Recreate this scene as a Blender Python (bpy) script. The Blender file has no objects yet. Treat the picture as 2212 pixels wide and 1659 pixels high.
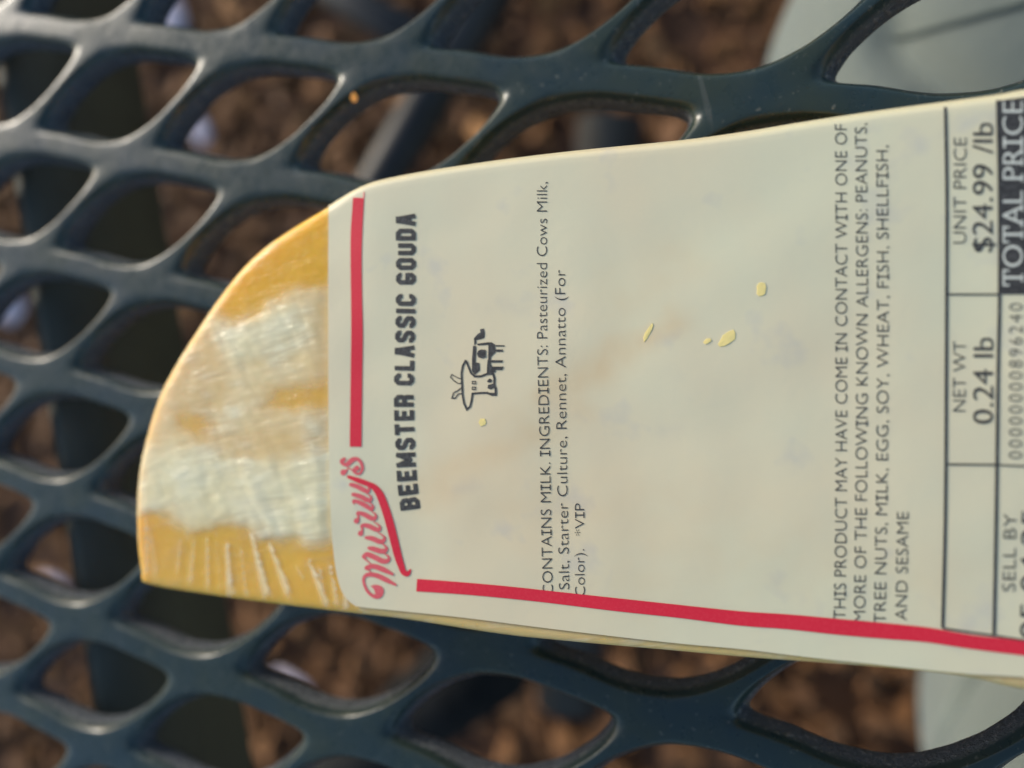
import bpy, bmesh, math, random
import numpy as np
from mathutils import Vector, Matrix, noise
from mathutils.geometry import delaunay_2d_cdt
from mathutils.bvhtree import BVHTree

random.seed(7); np.random.seed(7)
scene = bpy.context.scene
COL = scene.collection

# ------------------------------------------------------------------ camera
# pose solved from the diamond grid of the table top (17 measured corners)
FPX, CX, CY = 1900.0, 1106.0, 829.5            # focal length and centre for a 2212 px wide picture
R1 = np.array([0.90988155, -0.18907102, -0.36928000])
R2 = np.array([0.17584070, 0.98196195, -0.06950374])
R3 = np.array([0.37576005, -0.00169428, 0.92671544])
flip = np.array([1, -1, -1])
AX_R = np.array([R1[0], R2[0], R3[0]]) * flip   # picture right, in the world
AX_D = np.array([R1[1], R2[1], R3[1]]) * flip   # picture down
AX_F = np.array([R1[2], R2[2], R3[2]]) * flip   # view direction
SP = 0.0234                                     # short pitch of the diamonds (m)
LP = 0.0272                                     # half of the long pitch
CAM = np.array([4.62055587, 3.69940186, -5.18839886]) * flip * SP

cd = bpy.data.cameras.new('camera'); cam = bpy.data.objects.new('camera', cd); COL.objects.link(cam)
m = Matrix.Identity(4)
for i in range(3):
    m[i][0], m[i][1], m[i][2], m[i][3] = AX_R[i], -AX_D[i], -AX_F[i], CAM[i]
cam.matrix_world = m
cd.sensor_width = 36; cd.lens = 36 * FPX / 2212
cd.clip_start = 0.005; cd.clip_end = 200
cd.dof.use_dof = True; cd.dof.focus_distance = 0.1075; cd.dof.aperture_fstop = 9.5
cd.dof.aperture_blades = 0
scene.camera = cam

# ------------------------------------------------------------------ light
SUN_EL, SUN_AZ = 20.0, 140.0     # azimuth: direction towards the sun, counter-clockwise from +X
world = bpy.data.worlds.new("World"); scene.world = world; world.use_nodes = True
wn = world.node_tree
sky = wn.nodes.new('ShaderNodeTexSky'); sky.sky_type = 'NISHITA'; sky.sun_disc = False
sky.sun_elevation = math.radians(SUN_EL)
sky.sun_rotation = math.radians(90 - SUN_AZ)
sky.air_density = 1.0; sky.dust_density = 1.3; sky.ozone_density = 1.0
wn.links.new(sky.outputs[0], wn.nodes['Background'].inputs[0])
wn.nodes['Background'].inputs[1].default_value = 0.15
sl = bpy.data.lights.new('sun', 'SUN'); sl.energy = 1.8; sl.angle = math.radians(12); sl.color = (1, .93, .82)
so = bpy.data.objects.new('sun', sl); COL.objects.link(so)
sd = Vector((math.cos(math.radians(SUN_EL)) * math.cos(math.radians(SUN_AZ)),
             math.cos(math.radians(SUN_EL)) * math.sin(math.radians(SUN_AZ)), math.sin(math.radians(SUN_EL))))
so.rotation_euler = (-sd).to_track_quat('-Z', 'Y').to_euler()
scene.view_settings.view_transform = 'Standard'; scene.view_settings.look = 'None'
scene.view_settings.exposure = 0.55; scene.view_settings.gamma = 1
scene.cycles.max_bounces = 8; scene.cycles.transparent_max_bounces = 12

# ------------------------------------------------------------------ helpers
def at(px, py, z):
    """point on the horizontal plane at height z that lies on the sight line through (px, py)"""
    px, py, z = np.asarray(px, float), np.asarray(py, float), np.asarray(z, float)
    d = (((px - CX) / FPX)[..., None] * AX_R + ((py - CY) / FPX)[..., None] * AX_D + AX_F)
    t = (z - CAM[2]) / d[..., 2]
    return CAM + d * t[..., None]

def proj(P):
    q = np.asarray(P) - CAM
    w = q @ AX_F
    return np.stack([CX + FPX * (q @ AX_R) / w, CY + FPX * (q @ AX_D) / w], -1)

def tag(o, label=None, cat=None, group=None, kind=None):
    for k, v in (('label', label), ('category', cat), ('group', group), ('kind', kind)):
        if v: o[k] = v
    return o

def link(name, me, mat=None, parent=None, smooth=True):
    o = bpy.data.objects.new(name, me); COL.objects.link(o)
    if mat: me.materials.append(mat)
    if smooth:
        me.polygons.foreach_set('use_smooth', [True] * len(me.polygons))
    if parent: o.parent = parent; o.matrix_parent_inverse = parent.matrix_world.inverted()
    return o

def mesh(name, V, F):
    me = bpy.data.meshes.new(name); me.from_pydata([tuple(map(float, v)) for v in V], [], F); me.update()
    return me

def empty(name, loc):
    o = bpy.data.objects.new(name, None); o.location = loc; COL.objects.link(o); o.empty_display_size = .02
    bpy.context.view_layer.update()
    return o

def catmull(P, n, closed=False):
    P = np.asarray(P, float); out = []
    N = len(P); segs = N if closed else N - 1
    for i in range(segs):
        if closed: p0, p1, p2, p3 = P[(i-1) % N], P[i], P[(i+1) % N], P[(i+2) % N]
        else: p0, p1, p2, p3 = P[max(i-1, 0)], P[i], P[i+1], P[min(i+2, N-1)]
        for k in range(n):
            t = k / n
            out.append(.5 * (2*p1 + (p2-p0)*t + (2*p0-5*p1+4*p2-p3)*t*t + (3*p1-p0-3*p2+p3)*t**3))
    if not closed: out.append(P[-1])
    return np.array(out)

def resample(P, step):
    P = np.asarray(P, float); L = np.r_[0, np.cumsum(np.linalg.norm(np.diff(P[:, :2], axis=0), axis=1))]
    n = max(2, int(round(L[-1] / step)) + 1); s = np.linspace(0, L[-1], n)
    return np.stack([np.interp(s, L, P[:, k]) for k in range(P.shape[1])], 1)

class NT:
    """small wrapper to write node trees briefly"""
    def __init__(self, name):
        self.mat = bpy.data.materials.new(name); self.mat.use_nodes = True
        self.t = self.mat.node_tree; self.b = self.t.nodes['Principled BSDF']; self.out = self.t.nodes['Material Output']
    def n(self, kind, **kw):
        nd = self.t.nodes.new(kind)
        for k, v in kw.items():
            if k.startswith('i_'):
                key = k[2:].replace('_', ' ')
                nd.inputs[int(key) if key.isdigit() else key].default_value = v
            else: setattr(nd, k, v)
        return nd
    def l(self, a, b): self.t.links.new(a, b)
    def coord(self, scale=(1, 1, 1), rot=(0, 0, 0)):
        c = self.n('ShaderNodeTexCoord'); mp = self.n('ShaderNodeMapping')
        mp.inputs['Scale'].default_value = scale; mp.inputs['Rotation'].default_value = rot
        self.l(c.outputs['Object'], mp.inputs['Vector']); return mp.outputs[0]
    def noise(self, vec, scale, detail=4, rough=.55):
        nd = self.n('ShaderNodeTexNoise'); nd.inputs['Scale'].default_value = scale
        nd.inputs['Detail'].default_value = detail; nd.inputs['Roughness'].default_value = rough
        self.l(vec, nd.inputs['Vector']); return nd.outputs['Fac']
    def ramp(self, fac, stops):
        r = self.n('ShaderNodeValToRGB'); e = r.color_ramp.elements
        while len(e) < len(stops): e.new(.5)
        for el, (p, c) in zip(e, stops):
            el.position = p; el.color = (*c, 1) if len(c) == 3 else c
        self.l(fac, r.inputs[0]); return r.outputs[0]
    def mix(self, fac, a, b, blend='MIX'):
        mx = self.n('ShaderNodeMix', data_type='RGBA', blend_type=blend)
        for s, v in ((mx.inputs[0], fac), (mx.inputs[6], a), (mx.inputs[7], b)):
            if isinstance(v, (int, float)): s.default_value = v
            elif isinstance(v, tuple): s.default_value = (*v, 1)
            else: self.l(v, s)
        return mx.outputs[2]
    def math(self, op, a, b=None):
        nd = self.n('ShaderNodeMath', operation=op)
        for i, v in enumerate((a, b)):
            if v is None: continue
            if isinstance(v, (int, float)): nd.inputs[i].default_value = v
            else: self.l(v, nd.inputs[i])
        return nd.outputs[0]
    def bump(self, h, dist, strength=1.0, normal=None):
        nd = self.n('ShaderNodeBump'); nd.inputs['Distance'].default_value = dist
        if isinstance(strength, (int, float)): nd.inputs['Strength'].default_value = strength
        else: self.l(strength, nd.inputs['Strength'])
        self.l(h, nd.inputs['Height'])
        if normal: self.l(normal, nd.inputs['Normal'])
        return nd.outputs[0]
    def set(self, **kw):
        for k, v in kw.items():
            key = {'color': 'Base Color', 'rough': 'Roughness', 'metal': 'Metallic', 'spec': 'Specular IOR Level', 'coat': 'Coat Weight',
                   'coat_rough': 'Coat Roughness', 'sss': 'Subsurface Weight', 'normal': 'Normal', 'ior': 'IOR', 'alpha': 'Alpha',
                   'trans': 'Transmission Weight', 'sheen': 'Sheen Weight'}[k]
            s = self.b.inputs[key]
            if isinstance(v, tuple) and len(v) == 3 and key == 'Base Color': s.default_value = (*v, 1)
            elif isinstance(v, (int, float)): s.default_value = v
            else: self.l(v, s)

# ------------------------------------------------------------------ materials
def m_mesh():
    q = NT('green_plastic_coated_steel'); v = q.coord()
    big = q.noise(v, 90, 3); fine = q.noise(v, 1400, 5, .7); mid = q.noise(v, 420, 3)
    col = q.ramp(big, [(.3, (.016, .034, .040)), (.7, (.029, .043, .032))])
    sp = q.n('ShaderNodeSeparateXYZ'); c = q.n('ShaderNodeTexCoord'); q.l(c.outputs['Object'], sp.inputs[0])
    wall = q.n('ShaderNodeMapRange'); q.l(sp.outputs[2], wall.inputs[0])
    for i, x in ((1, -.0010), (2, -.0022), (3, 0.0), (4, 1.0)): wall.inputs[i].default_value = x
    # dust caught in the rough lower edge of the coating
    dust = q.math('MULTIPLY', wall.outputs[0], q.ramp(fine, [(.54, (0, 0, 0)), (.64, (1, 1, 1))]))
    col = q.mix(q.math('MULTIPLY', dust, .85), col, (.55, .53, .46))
    col = q.mix(q.math('MULTIPLY', wall.outputs[0], .62), col, (.15, .165, .19))  # hole walls brightened in the colour to make up for weak light there
    spk = q.noise(v, 900, 2, .5); scr = q.noise(q.coord((1, .08, 1), (0, 0, .7)), 500, 2)
    col = q.mix(q.math('MULTIPLY', q.ramp(spk, [(.66, (0, 0, 0)), (.72, (1, 1, 1))]), .45), col, (.16, .165, .14))
    col = q.mix(q.math('MULTIPLY', q.ramp(scr, [(.68, (0, 0, 0)), (.74, (1, 1, 1))]), .3), col, (.12, .13, .12))
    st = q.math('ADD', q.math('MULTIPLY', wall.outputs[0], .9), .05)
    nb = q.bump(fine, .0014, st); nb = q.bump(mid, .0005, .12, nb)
    q.set(color=col, rough=q.ramp(mid, [(.3, (.24,) * 3), (.7, (.36,) * 3)]), spec=.38, coat=.0, coat_rough=.22, normal=nb)
    return q.mat
def m_frame():
    q = NT('green_painted_steel'); v = q.coord()
    q.set(color=q.ramp(q.noise(v, 60, 4), [(.3, (.075, .080, .065)), (.7, (.10, .108, .085))]), rough=.6, spec=.3)
    return q.mat
def m_tube():
    q = NT('dark_steel_tube'); v = q.coord()
    q.set(color=q.ramp(q.noise(v, 30, 4), [(.3, (.012, .014, .015)), (.7, (.022, .023, .025))]), rough=.5, spec=.4)
    return q.mat
def m_dull():
    q = NT('dull_black_paint'); v = q.coord()
    q.set(color=q.ramp(q.noise(v, 40, 3), [(.3, (.010, .011, .011)), (.7, (.020, .021, .021))]), rough=.85, spec=.12)
    return q.mat
def m_cheese():
    q = NT('golden_cheese'); v = q.coord()
    a = q.noise(v, 60, 4); b = q.noise(v, 500, 5)
    col = q.mix(a, (.92, .51, .025), (.92, .61, .06)); col = q.mix(q.math('MULTIPLY', b, .35), col, (.80, .38, .02))
    q.set(color=col, rough=.55, spec=.12, sss=.4, normal=q.bump(b, .0003, .5))
    q.b.inputs['Subsurface Radius'].default_value = (1, .5, .15); q.b.inputs['Subsurface Scale'].default_value = .004
    return q.mat
def m_film():
    q = NT('crinkled_clear_film')
    att = q.n('ShaderNodeAttribute', attribute_name='milky')
    v3 = q.coord(); vs = q.coord((.22, 1, 1), (0, 0, .45))
    w1 = q.n('ShaderNodeTexNoise'); w1.inputs['Scale'].default_value = 620; w1.inputs['Detail'].default_value = 5; w1.inputs['Roughness'].default_value = .6; w1.inputs['Distortion'].default_value = .5
    q.l(vs, w1.inputs['Vector']); s1 = w1.outputs['Fac']
    s2 = q.noise(vs, 1300, 5, .65); s3 = q.noise(v3, 150, 4, .6)
    strk = q.ramp(s1, [(.30, (0, 0, 0)), (.70, (1, 1, 1))])
    # thin stretch lines running in two directions
    def lines(rot, sc, w):
        n_ = q.n('ShaderNodeTexNoise'); n_.inputs['Scale'].default_value = sc; n_.inputs['Detail'].default_value = 3; n_.inputs['Distortion'].default_value = .6
        q.l(q.coord((.10, 1, 1), (0, 0, rot)), n_.inputs['Vector'])
        rd = q.math('ABSOLUTE', q.math('SUBTRACT', n_.outputs['Fac'], .5))
        return q.ramp(rd, [(0, (1, 1, 1)), (w, (0, 0, 0))])
    ln = q.math('MAXIMUM', lines(.55, 420, .035), q.math('MULTIPLY', lines(-.35, 300, .028), .8))
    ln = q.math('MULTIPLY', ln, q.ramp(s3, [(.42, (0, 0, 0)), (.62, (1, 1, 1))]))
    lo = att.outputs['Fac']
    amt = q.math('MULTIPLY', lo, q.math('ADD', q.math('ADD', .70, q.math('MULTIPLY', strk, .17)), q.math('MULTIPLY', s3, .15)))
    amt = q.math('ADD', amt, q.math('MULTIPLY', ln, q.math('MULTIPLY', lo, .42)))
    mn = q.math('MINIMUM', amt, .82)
    mil = q.b
    q.set(color=q.mix(s3, (.97, .88, .46), (.97, .91, .64)), rough=.45, spec=.3)
    h = q.math('ADD', s1, q.math('MULTIPLY', s2, .3))
    nb = q.bump(h, .0006, .6); q.l(q.bump(s1, .0003, .3), mil.inputs['Normal'])
    tr = q.n('ShaderNodeBsdfTransparent'); tr.inputs[0].default_value = (1, .96, .80, 1)
    gl = q.n('ShaderNodeBsdfGlossy'); gl.inputs['Roughness'].default_value = .2; gl.inputs[0].default_value = (1, .97, .93, 1)
    q.l(nb, gl.inputs['Normal'])
    m1 = q.n('ShaderNodeMixShader'); q.l(mn, m1.inputs[0]); q.l(tr.outputs[0], m1.inputs[1]); q.l(mil.outputs[0], m1.inputs[2])
    fr = q.n('ShaderNodeFresnel'); fr.inputs[0].default_value = 1.5; q.l(nb, fr.inputs['Normal'])
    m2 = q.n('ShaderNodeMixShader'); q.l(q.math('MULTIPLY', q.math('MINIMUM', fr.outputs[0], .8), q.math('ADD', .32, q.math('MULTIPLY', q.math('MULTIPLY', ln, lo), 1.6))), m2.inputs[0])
    q.l(m1.outputs[0], m2.inputs[1]); q.l(gl.outputs[0], m2.inputs[2]); q.l(m2.outputs[0], q.out.inputs[0])
    return q.mat
def m_paper():
    q = NT('glossy_label_paper'); v = q.coord()
    sm = q.noise(v, 34, 3); fi = q.noise(v, 900, 4); sc = q.noise(q.coord((1, .3, 1), (0, 0, .6)), 26, 3)
    col = q.mix(q.ramp(sm, [(.38, (0,) * 3), (.68, (1,) * 3)]), (.73, .68, .445), (.77, .65, .41))
    col = q.mix(q.math('MULTIPLY', q.ramp(sc, [(.50, (0,) * 3), (.68, (1,) * 3)]), .5), col, (.78, .60, .36))
    gr = q.noise(v, 140, 3); col = q.mix(q.math('MULTIPLY', q.ramp(gr, [(.60, (0,) * 3), (.72, (1,) * 3)]), .28), col, (.45, .44, .44))
    col = q.mix(q.math('MULTIPLY', fi, .10), col, (.55, .54, .46))
    sa = q.n('ShaderNodeAttribute', attribute_name='warm_tint'); col = q.mix(q.math('MULTIPLY', sa.outputs['Fac'], 1.25), col, (.70, .45, .20))
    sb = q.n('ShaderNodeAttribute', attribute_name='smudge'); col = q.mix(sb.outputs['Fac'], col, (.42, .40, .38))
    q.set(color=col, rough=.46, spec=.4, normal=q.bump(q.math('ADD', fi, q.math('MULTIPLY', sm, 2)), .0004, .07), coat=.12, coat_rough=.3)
    return q.mat
def m_ink(name, c, c2, rough=.5):
    q = NT(name); v = q.coord(); n_ = q.noise(v, 2600, 4, .7)
    q.set(color=q.mix(q.ramp(n_, [(.45, (0,) * 3), (.7, (1,) * 3)]), c, c2), rough=rough, spec=.35)
    return q.mat
def m_ground():
    q = NT('bark_soil'); v = q.coord()
    n1 = q.noise(v, 14, 6, .65); n2 = q.noise(v, 90, 5, .6)
    col = q.ramp(n1, [(.32, (.035, .015, .007)), (.5, (.090, .037, .014)), (.68, (.16, .067, .024))])
    col = q.mix(q.math('MULTIPLY', n2, .5), col, (.045, .022, .012))
    q.set(color=col, rough=.9, normal=q.bump(n2, .01, .6)); return q.mat
def m_chip(name, a, b):
    q = NT(name); oi = q.n('ShaderNodeObjectInfo'); v = q.coord()
    gm = q.n('ShaderNodeNewGeometry')
    n_ = q.noise(v, 40, 3)
    q.set(color=q.mix(q.math('ADD', q.math('MULTIPLY', gm.outputs['Random Per Island'], .8), q.math('MULTIPLY', n_, .2)), a, b), rough=.8)
    return q.mat
def m_cloth():
    q = NT('pale_grey_cloth'); v = q.coord(); n1 = q.noise(v, 25, 4); w = q.noise(v, 900, 3)
    q.set(color=q.mix(n1, (.135, .170, .160), (.165, .195, .18)), rough=.85, sheen=.3, normal=q.bump(q.math('ADD', n1, q.math('MULTIPLY', w, .1)), .006, .35)); return q.mat

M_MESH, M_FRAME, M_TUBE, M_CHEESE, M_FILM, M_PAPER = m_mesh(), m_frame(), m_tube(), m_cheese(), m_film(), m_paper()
M_BLACK = m_ink('grey_black_thermal_ink', (.040, .037, .033), (.11, .105, .095))
M_RED = m_ink('red_print', (.74, .022, .045), (.76, .04, .06), .42)
M_PINK = m_ink('soft_red_print', (.76, .11, .12), (.78, .16, .16), .42)
M_WHITE = m_ink('reversed_out_paper', (.70, .69, .57), (.66, .65, .54))
M_DULL = m_dull(); M_GROUND, M_CLOTH = m_ground(), m_cloth()

# ------------------------------------------------------------------ ground and bark chips
GZ = -0.70
me = bpy.data.meshes.new('ground'); bm = bmesh.new(); bmesh.ops.create_grid(bm, x_segments=120, y_segments=120, size=1)
for vtx in bm.verts:
    # dense near the table, reaching far out
    x, y = vtx.co.x, vtx.co.y
    sx = math.copysign(abs(x) ** 2.6, x) * 30 + x * .9; sy = math.copysign(abs(y) ** 2.6, y) * 30 + y * .9
    vtx.co = (sx, sy, GZ + .018 * noise.noise(Vector((sx * 5, sy * 5, 0))) + .008 * noise.noise(Vector((sx * 19, sy * 19, 3))))
bm.to_mesh(me); bm.free(); tag(link('ground', me, M_GROUND), kind='structure')

def chips(name, mat, count, smin, smax, label, cat, seed, area=(-1.3, .9, -.95, .75)):
    rnd = random.Random(seed); V = []; F = []
    for i in range(count):
        x = rnd.uniform(area[0], area[1]); y = rnd.uniform(area[2], area[3]); s = rnd.uniform(smin, smax)
        w = s * rnd.uniform(.35, .9); t = s * rnd.uniform(.12, .3)
        rot = Matrix.Rotation(rnd.uniform(0, 6.28), 3, 'Z') @ Matrix.Rotation(rnd.gauss(0, .35), 3, 'X') @ Matrix.Rotation(rnd.gauss(0, .35), 3, 'Y')
        b = len(V); z = GZ + .006 + rnd.random() * .018
        for sx, sy, sz in ((-.5, -.4, 0), (.1, -.5, 0), (.5, -.1, 0), (.35, .5, 0), (-.4, .35, 0)):
            for top in (0, 1):
                p = rot @ Vector((sx * s * rnd.uniform(.8, 1.2), sy * w * rnd.uniform(.8, 1.2), (top - .5) * t))
                V.append((p.x + x, p.y + y, p.z + z))
        F.append([b + 0, b + 2, b + 4, b + 6, b + 8][::-1]); F.append([b + 1, b + 3, b + 5, b + 7, b + 9])
        for k in range(5):
            k2 = (k + 1) % 5; F.append([b + 2*k, b + 2*k2, b + 2*k2 + 1, b + 2*k + 1])
    return tag(link(name, mesh(name, V, F), mat, smooth=False), label, cat, kind='stuff')
chips('bark_mulch', m_chip('bark_brown', (.10, .043, .014), (.235, .10, .028)), 11000, .008, .030,
      'brown bark mulch covering the ground under the table', 'mulch', 1)
chips('dry_leaves', m_chip('leaf_orange', (.22, .10, .035), (.40, .19, .06)), 240, .016, .036,
      'scattered orange dry leaf bits lying on the bark mulch', 'leaves', 2)
M_STONE = m_chip('pale_stone', (.40, .36, .42), (.55, .50, .58))
def pebble(px, py, L_, W_, ang, lab, seed):
    rnd = random.Random(seed); bm = bmesh.new(); bmesh.ops.create_icosphere(bm, subdivisions=3, radius=1)
    for v_ in bm.verts:
        k = 1 + .25 * noise.noise(v_.co * 1.3 + Vector((seed * 3, 0, 0)))
        v_.co = Vector((v_.co.x * L_ * k, v_.co.y * W_ * k, v_.co.z * min(L_, W_) * .45 * k))
    me = bpy.data.meshes.new('pebble'); bm.to_mesh(me); bm.free(); o = link('pebble', me, M_STONE)
    o.location = at(px, py, GZ + .03); o.rotation_euler = (0, 0, ang); tag(o, lab, 'pebble', 'pale pebbles on the bark mulch')
pebble(22, 665, .022, .020, .4, 'pale lilac pebble at the left edge of the photo, halfway up', 1)
pebble(112, 1262, .022, .012, -.4, 'pale lilac pebble low on the left, between rail and mesh', 2)
pebble(432, 282, .012, .018, .2, 'small pale pebble right of the rail near the upper left', 3)
pebble(372, 38, .018, .022, .2, 'pale pebble at the top edge right of the rail', 4)
pebble(1310, 285, .024, .014, 0, 'pale lilac pebble just above the upper edge of the label', 5)
pebble(632, 1478, .026, .010, -.6, 'flat pale pebble below the lower left corner of the cheese', 6)

# ------------------------------------------------------------------ table: expanded mesh top, rail, legs
table = empty('mesh_table', (0.02, -0.05, GZ))
tag(table, 'dark green outdoor table with a diamond-pattern steel mesh top, under the cheese', 'table')

# hole outline measured in the grid (X in half long pitches, Y in short pitches), four quarters of 12 points
q1 = [(0, -.03), (.09, .04), (.25, .12), (.50, .27), (.75, .335)]
q2 = [(.75, .335), (.95, .315), (1.13, .25), (1.34, .12), (1.475, -.035)]
q3 = [(1.475, -.035), (1.36, -.14), (1.14, -.26), (.95, -.355), (.70, -.412)]
q4 = [(.70, -.412), (.52, -.395), (.35, -.34), (.14, -.20), (0, -.03)]
full = np.array(q1[:-1] + q2[:-1] + q3[:-1] + q4[:-1])
sm = catmull(full, 10, True)
idx = [0, 40, 80, 120, 160]
sm2 = np.vstack([sm, sm[:1]]); contour = []
for a, b in zip(idx[:-1], idx[1:]):
    seg = sm2[a:b + 1]; L = np.r_[0, np.cumsum(np.linalg.norm(np.diff(seg, axis=0), axis=1))]
    s = np.linspace(0, L[-1], 13)[:-1]; contour += list(np.stack([np.interp(s, L, seg[:, 0]), np.interp(s, L, seg[:, 1])], 1))
HC = np.array([.74, -.035])
contour = (np.array(contour) - HC) * (.965, .955) + HC   # 48 points
corners = [HC + (-1, 0), HC + (0, .5), HC + (1, 0), HC + (0, -.5)]
rim = []
for i in range(4):
    for k in range(12): rim.append(corners[i] * (1 - k / 12) + corners[(i + 1) % 4] * (k / 12))
rim = np.array(rim)
def toward(c, fx, fy, sh=0.0):                # shrink the outline about its centre
    return (c - HC) * np.array([fx, fy]) + HC + np.array([sh, 0])
rings = [(rim, 0.0), (rim*.5+contour*.5, -.00001), (rim*.24+contour*.76, -.00005), (rim*.12+contour*.88, -.00018), (contour, -.00055),
         (toward(contour, .965, .950), -.0012), (toward(contour, .935, .908), -.0023), (toward(contour, .905, .872), -.0037),
         (toward(contour, .893, .858), -.0046), (toward(contour, .93, .90), -.0056), (rim, -.0062)]
def lat(m_, n_): return np.array([m_, n_ + m_ / 2.0])
V = []; F = []
lim = [at(x, y, 0)[:2] for x, y in ((-150, -150), (2400, -150), (2400, 1800), (-150, 1800))]
lo = np.min(lim, 0) - .09; hi = np.max(lim, 0) + .09
for mm in range(-12, 16):
    for nn in range(-16, 22):
        c = lat(mm, nn); wx, wy = (c[0] + HC[0]) * LP, -(c[1] + HC[1]) * SP
        if not (lo[0] < wx < hi[0] and lo[1] < wy < hi[1]): continue
        b = len(V)
        for ri, (ring, z) in enumerate(rings):
            for p in ring:
                x, y = (p[0] + c[0]) * LP, -(p[1] + c[1]) * SP
                j = Vector((x * 260, y * 260, 0)); jz = 0; dx = dy = 0
                if 4 <= ri <= 9:
                    a = (.00003, .00008, .00016, .00028, .00036, .0003)[ri - 4]
                    dx = a * noise.noise(j * 4 + Vector((3, ri * 2.3, 5))); dy = a * noise.noise(j * 4 + Vector((8, 1, ri * 3.1)))
                V.append((x + dx, y + dy, z + .00012 * noise.noise(j * .35)))
        for r in range(len(rings) - 1):
            for k in range(48):
                k2 = (k + 1) % 48
                F.append([b + r*48 + k, b + (r+1)*48 + k, b + (r+1)*48 + k2, b + r*48 + k2])
me = mesh('mesh_top', V, F)
bm = bmesh.new(); bm.from_mesh(me); bmesh.ops.remove_doubles(bm, verts=bm.verts, dist=1e-5)
bmesh.ops.recalc_face_normals(bm, faces=bm.faces); bm.to_mesh(me); bm.free()
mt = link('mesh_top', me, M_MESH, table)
ss = mt.modifiers.new('smooth', 'SUBSURF'); ss.levels = 1; ss.render_levels = 1

def box_between(name, a, b, wdt, hgt, mat, parent, bevel=.0008):
    """bar with its top face centred on the segment a-b"""
    a, b = Vector(a), Vector(b); d = (b - a).normalized(); side = Vector((0, 0, 1)).cross(d).normalized(); up = d.cross(side)
    bm = bmesh.new(); vs = []
    for p in (a, b):
        for sx, sz in ((-.5, 0), (.5, 0), (.5, -1), (-.5, -1)):
            vs.append(bm.verts.new(p + side * sx * wdt + up * sz * hgt))
    for f in ((0, 1, 2, 3), (7, 6, 5, 4), (0, 4, 5, 1), (1, 5, 6, 2), (2, 6, 7, 3), (3, 7, 4, 0)): bm.faces.new([vs[i] for i in f])
    bmesh.ops.recalc_face_normals(bm, faces=bm.faces)
    if bevel: bmesh.ops.bevel(bm, geom=list(bm.edges), offset=bevel, segments=3, affect='EDGES')
    me = bpy.data.meshes.new(name); bm.to_mesh(me); bm.free(); return link(name, me, mat, parent)
def tube(name, pts, r, mat, parent, seg=20):
    pts = [Vector(p) for p in pts]; V = []; F = []
    for i, p in enumerate(pts):
        d = (pts[min(i+1, len(pts)-1)] - pts[max(i-1, 0)]).normalized()
        s = d.cross(Vector((0, 0, 1)) if abs(d.z) < .9 else Vector((1, 0, 0))).normalized(); u = s.cross(d)
        for k in range(seg):
            a = 2 * math.pi * k / seg; V.append(p + s * r * math.cos(a) + u * r * math.sin(a))
    for i in range(len(pts) - 1):
        for k in range(seg):
            k2 = (k + 1) % seg; F.append([i*seg + k, i*seg + k2, (i+1)*seg + k2, (i+1)*seg + k])
    F.append(list(range(seg))[::-1]); F.append([(len(pts)-1)*seg + k for k in range(seg)])
    return link(name, mesh(name, V, F), mat, parent)

def linepx(p0, p1, z, ext=0.0):
    a, b = at(*p0, z), at(*p1, z); d = b - a; return a - d * ext, b + d * ext
a, b = linepx((50, 427), (222, 1560), -.0075, 1.2)
box_between('support_rail', a, b, .0052, .037, M_FRAME, table)
def leg_tube(name, p0, z0, p1, z1, r, e0=0, e1=0, mat=None):
    a, b = at(*p0, z0), at(*p1, z1); d = b - a; a = a - d * e0; b = b + d * e1
    return tube(name, [a, a * .5 + b * .5, b], r, mat or M_TUBE, table)
leg_tube('brace', (1075, -40), -.30, (800, 430), -.30, .0125, .2, .9)
leg_tube('brace', (690, -40), -.42, (1010, 150), -.42, .0135, .7, .1)
leg_tube('leg', (1030, 1440), -.24, (830, 1600), -.32, .021, .1, 2.5, M_DULL)
leg_tube('brace', (1320, 262), -.36, (1230, 1500), -.36, .019, 0, .02)

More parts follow.
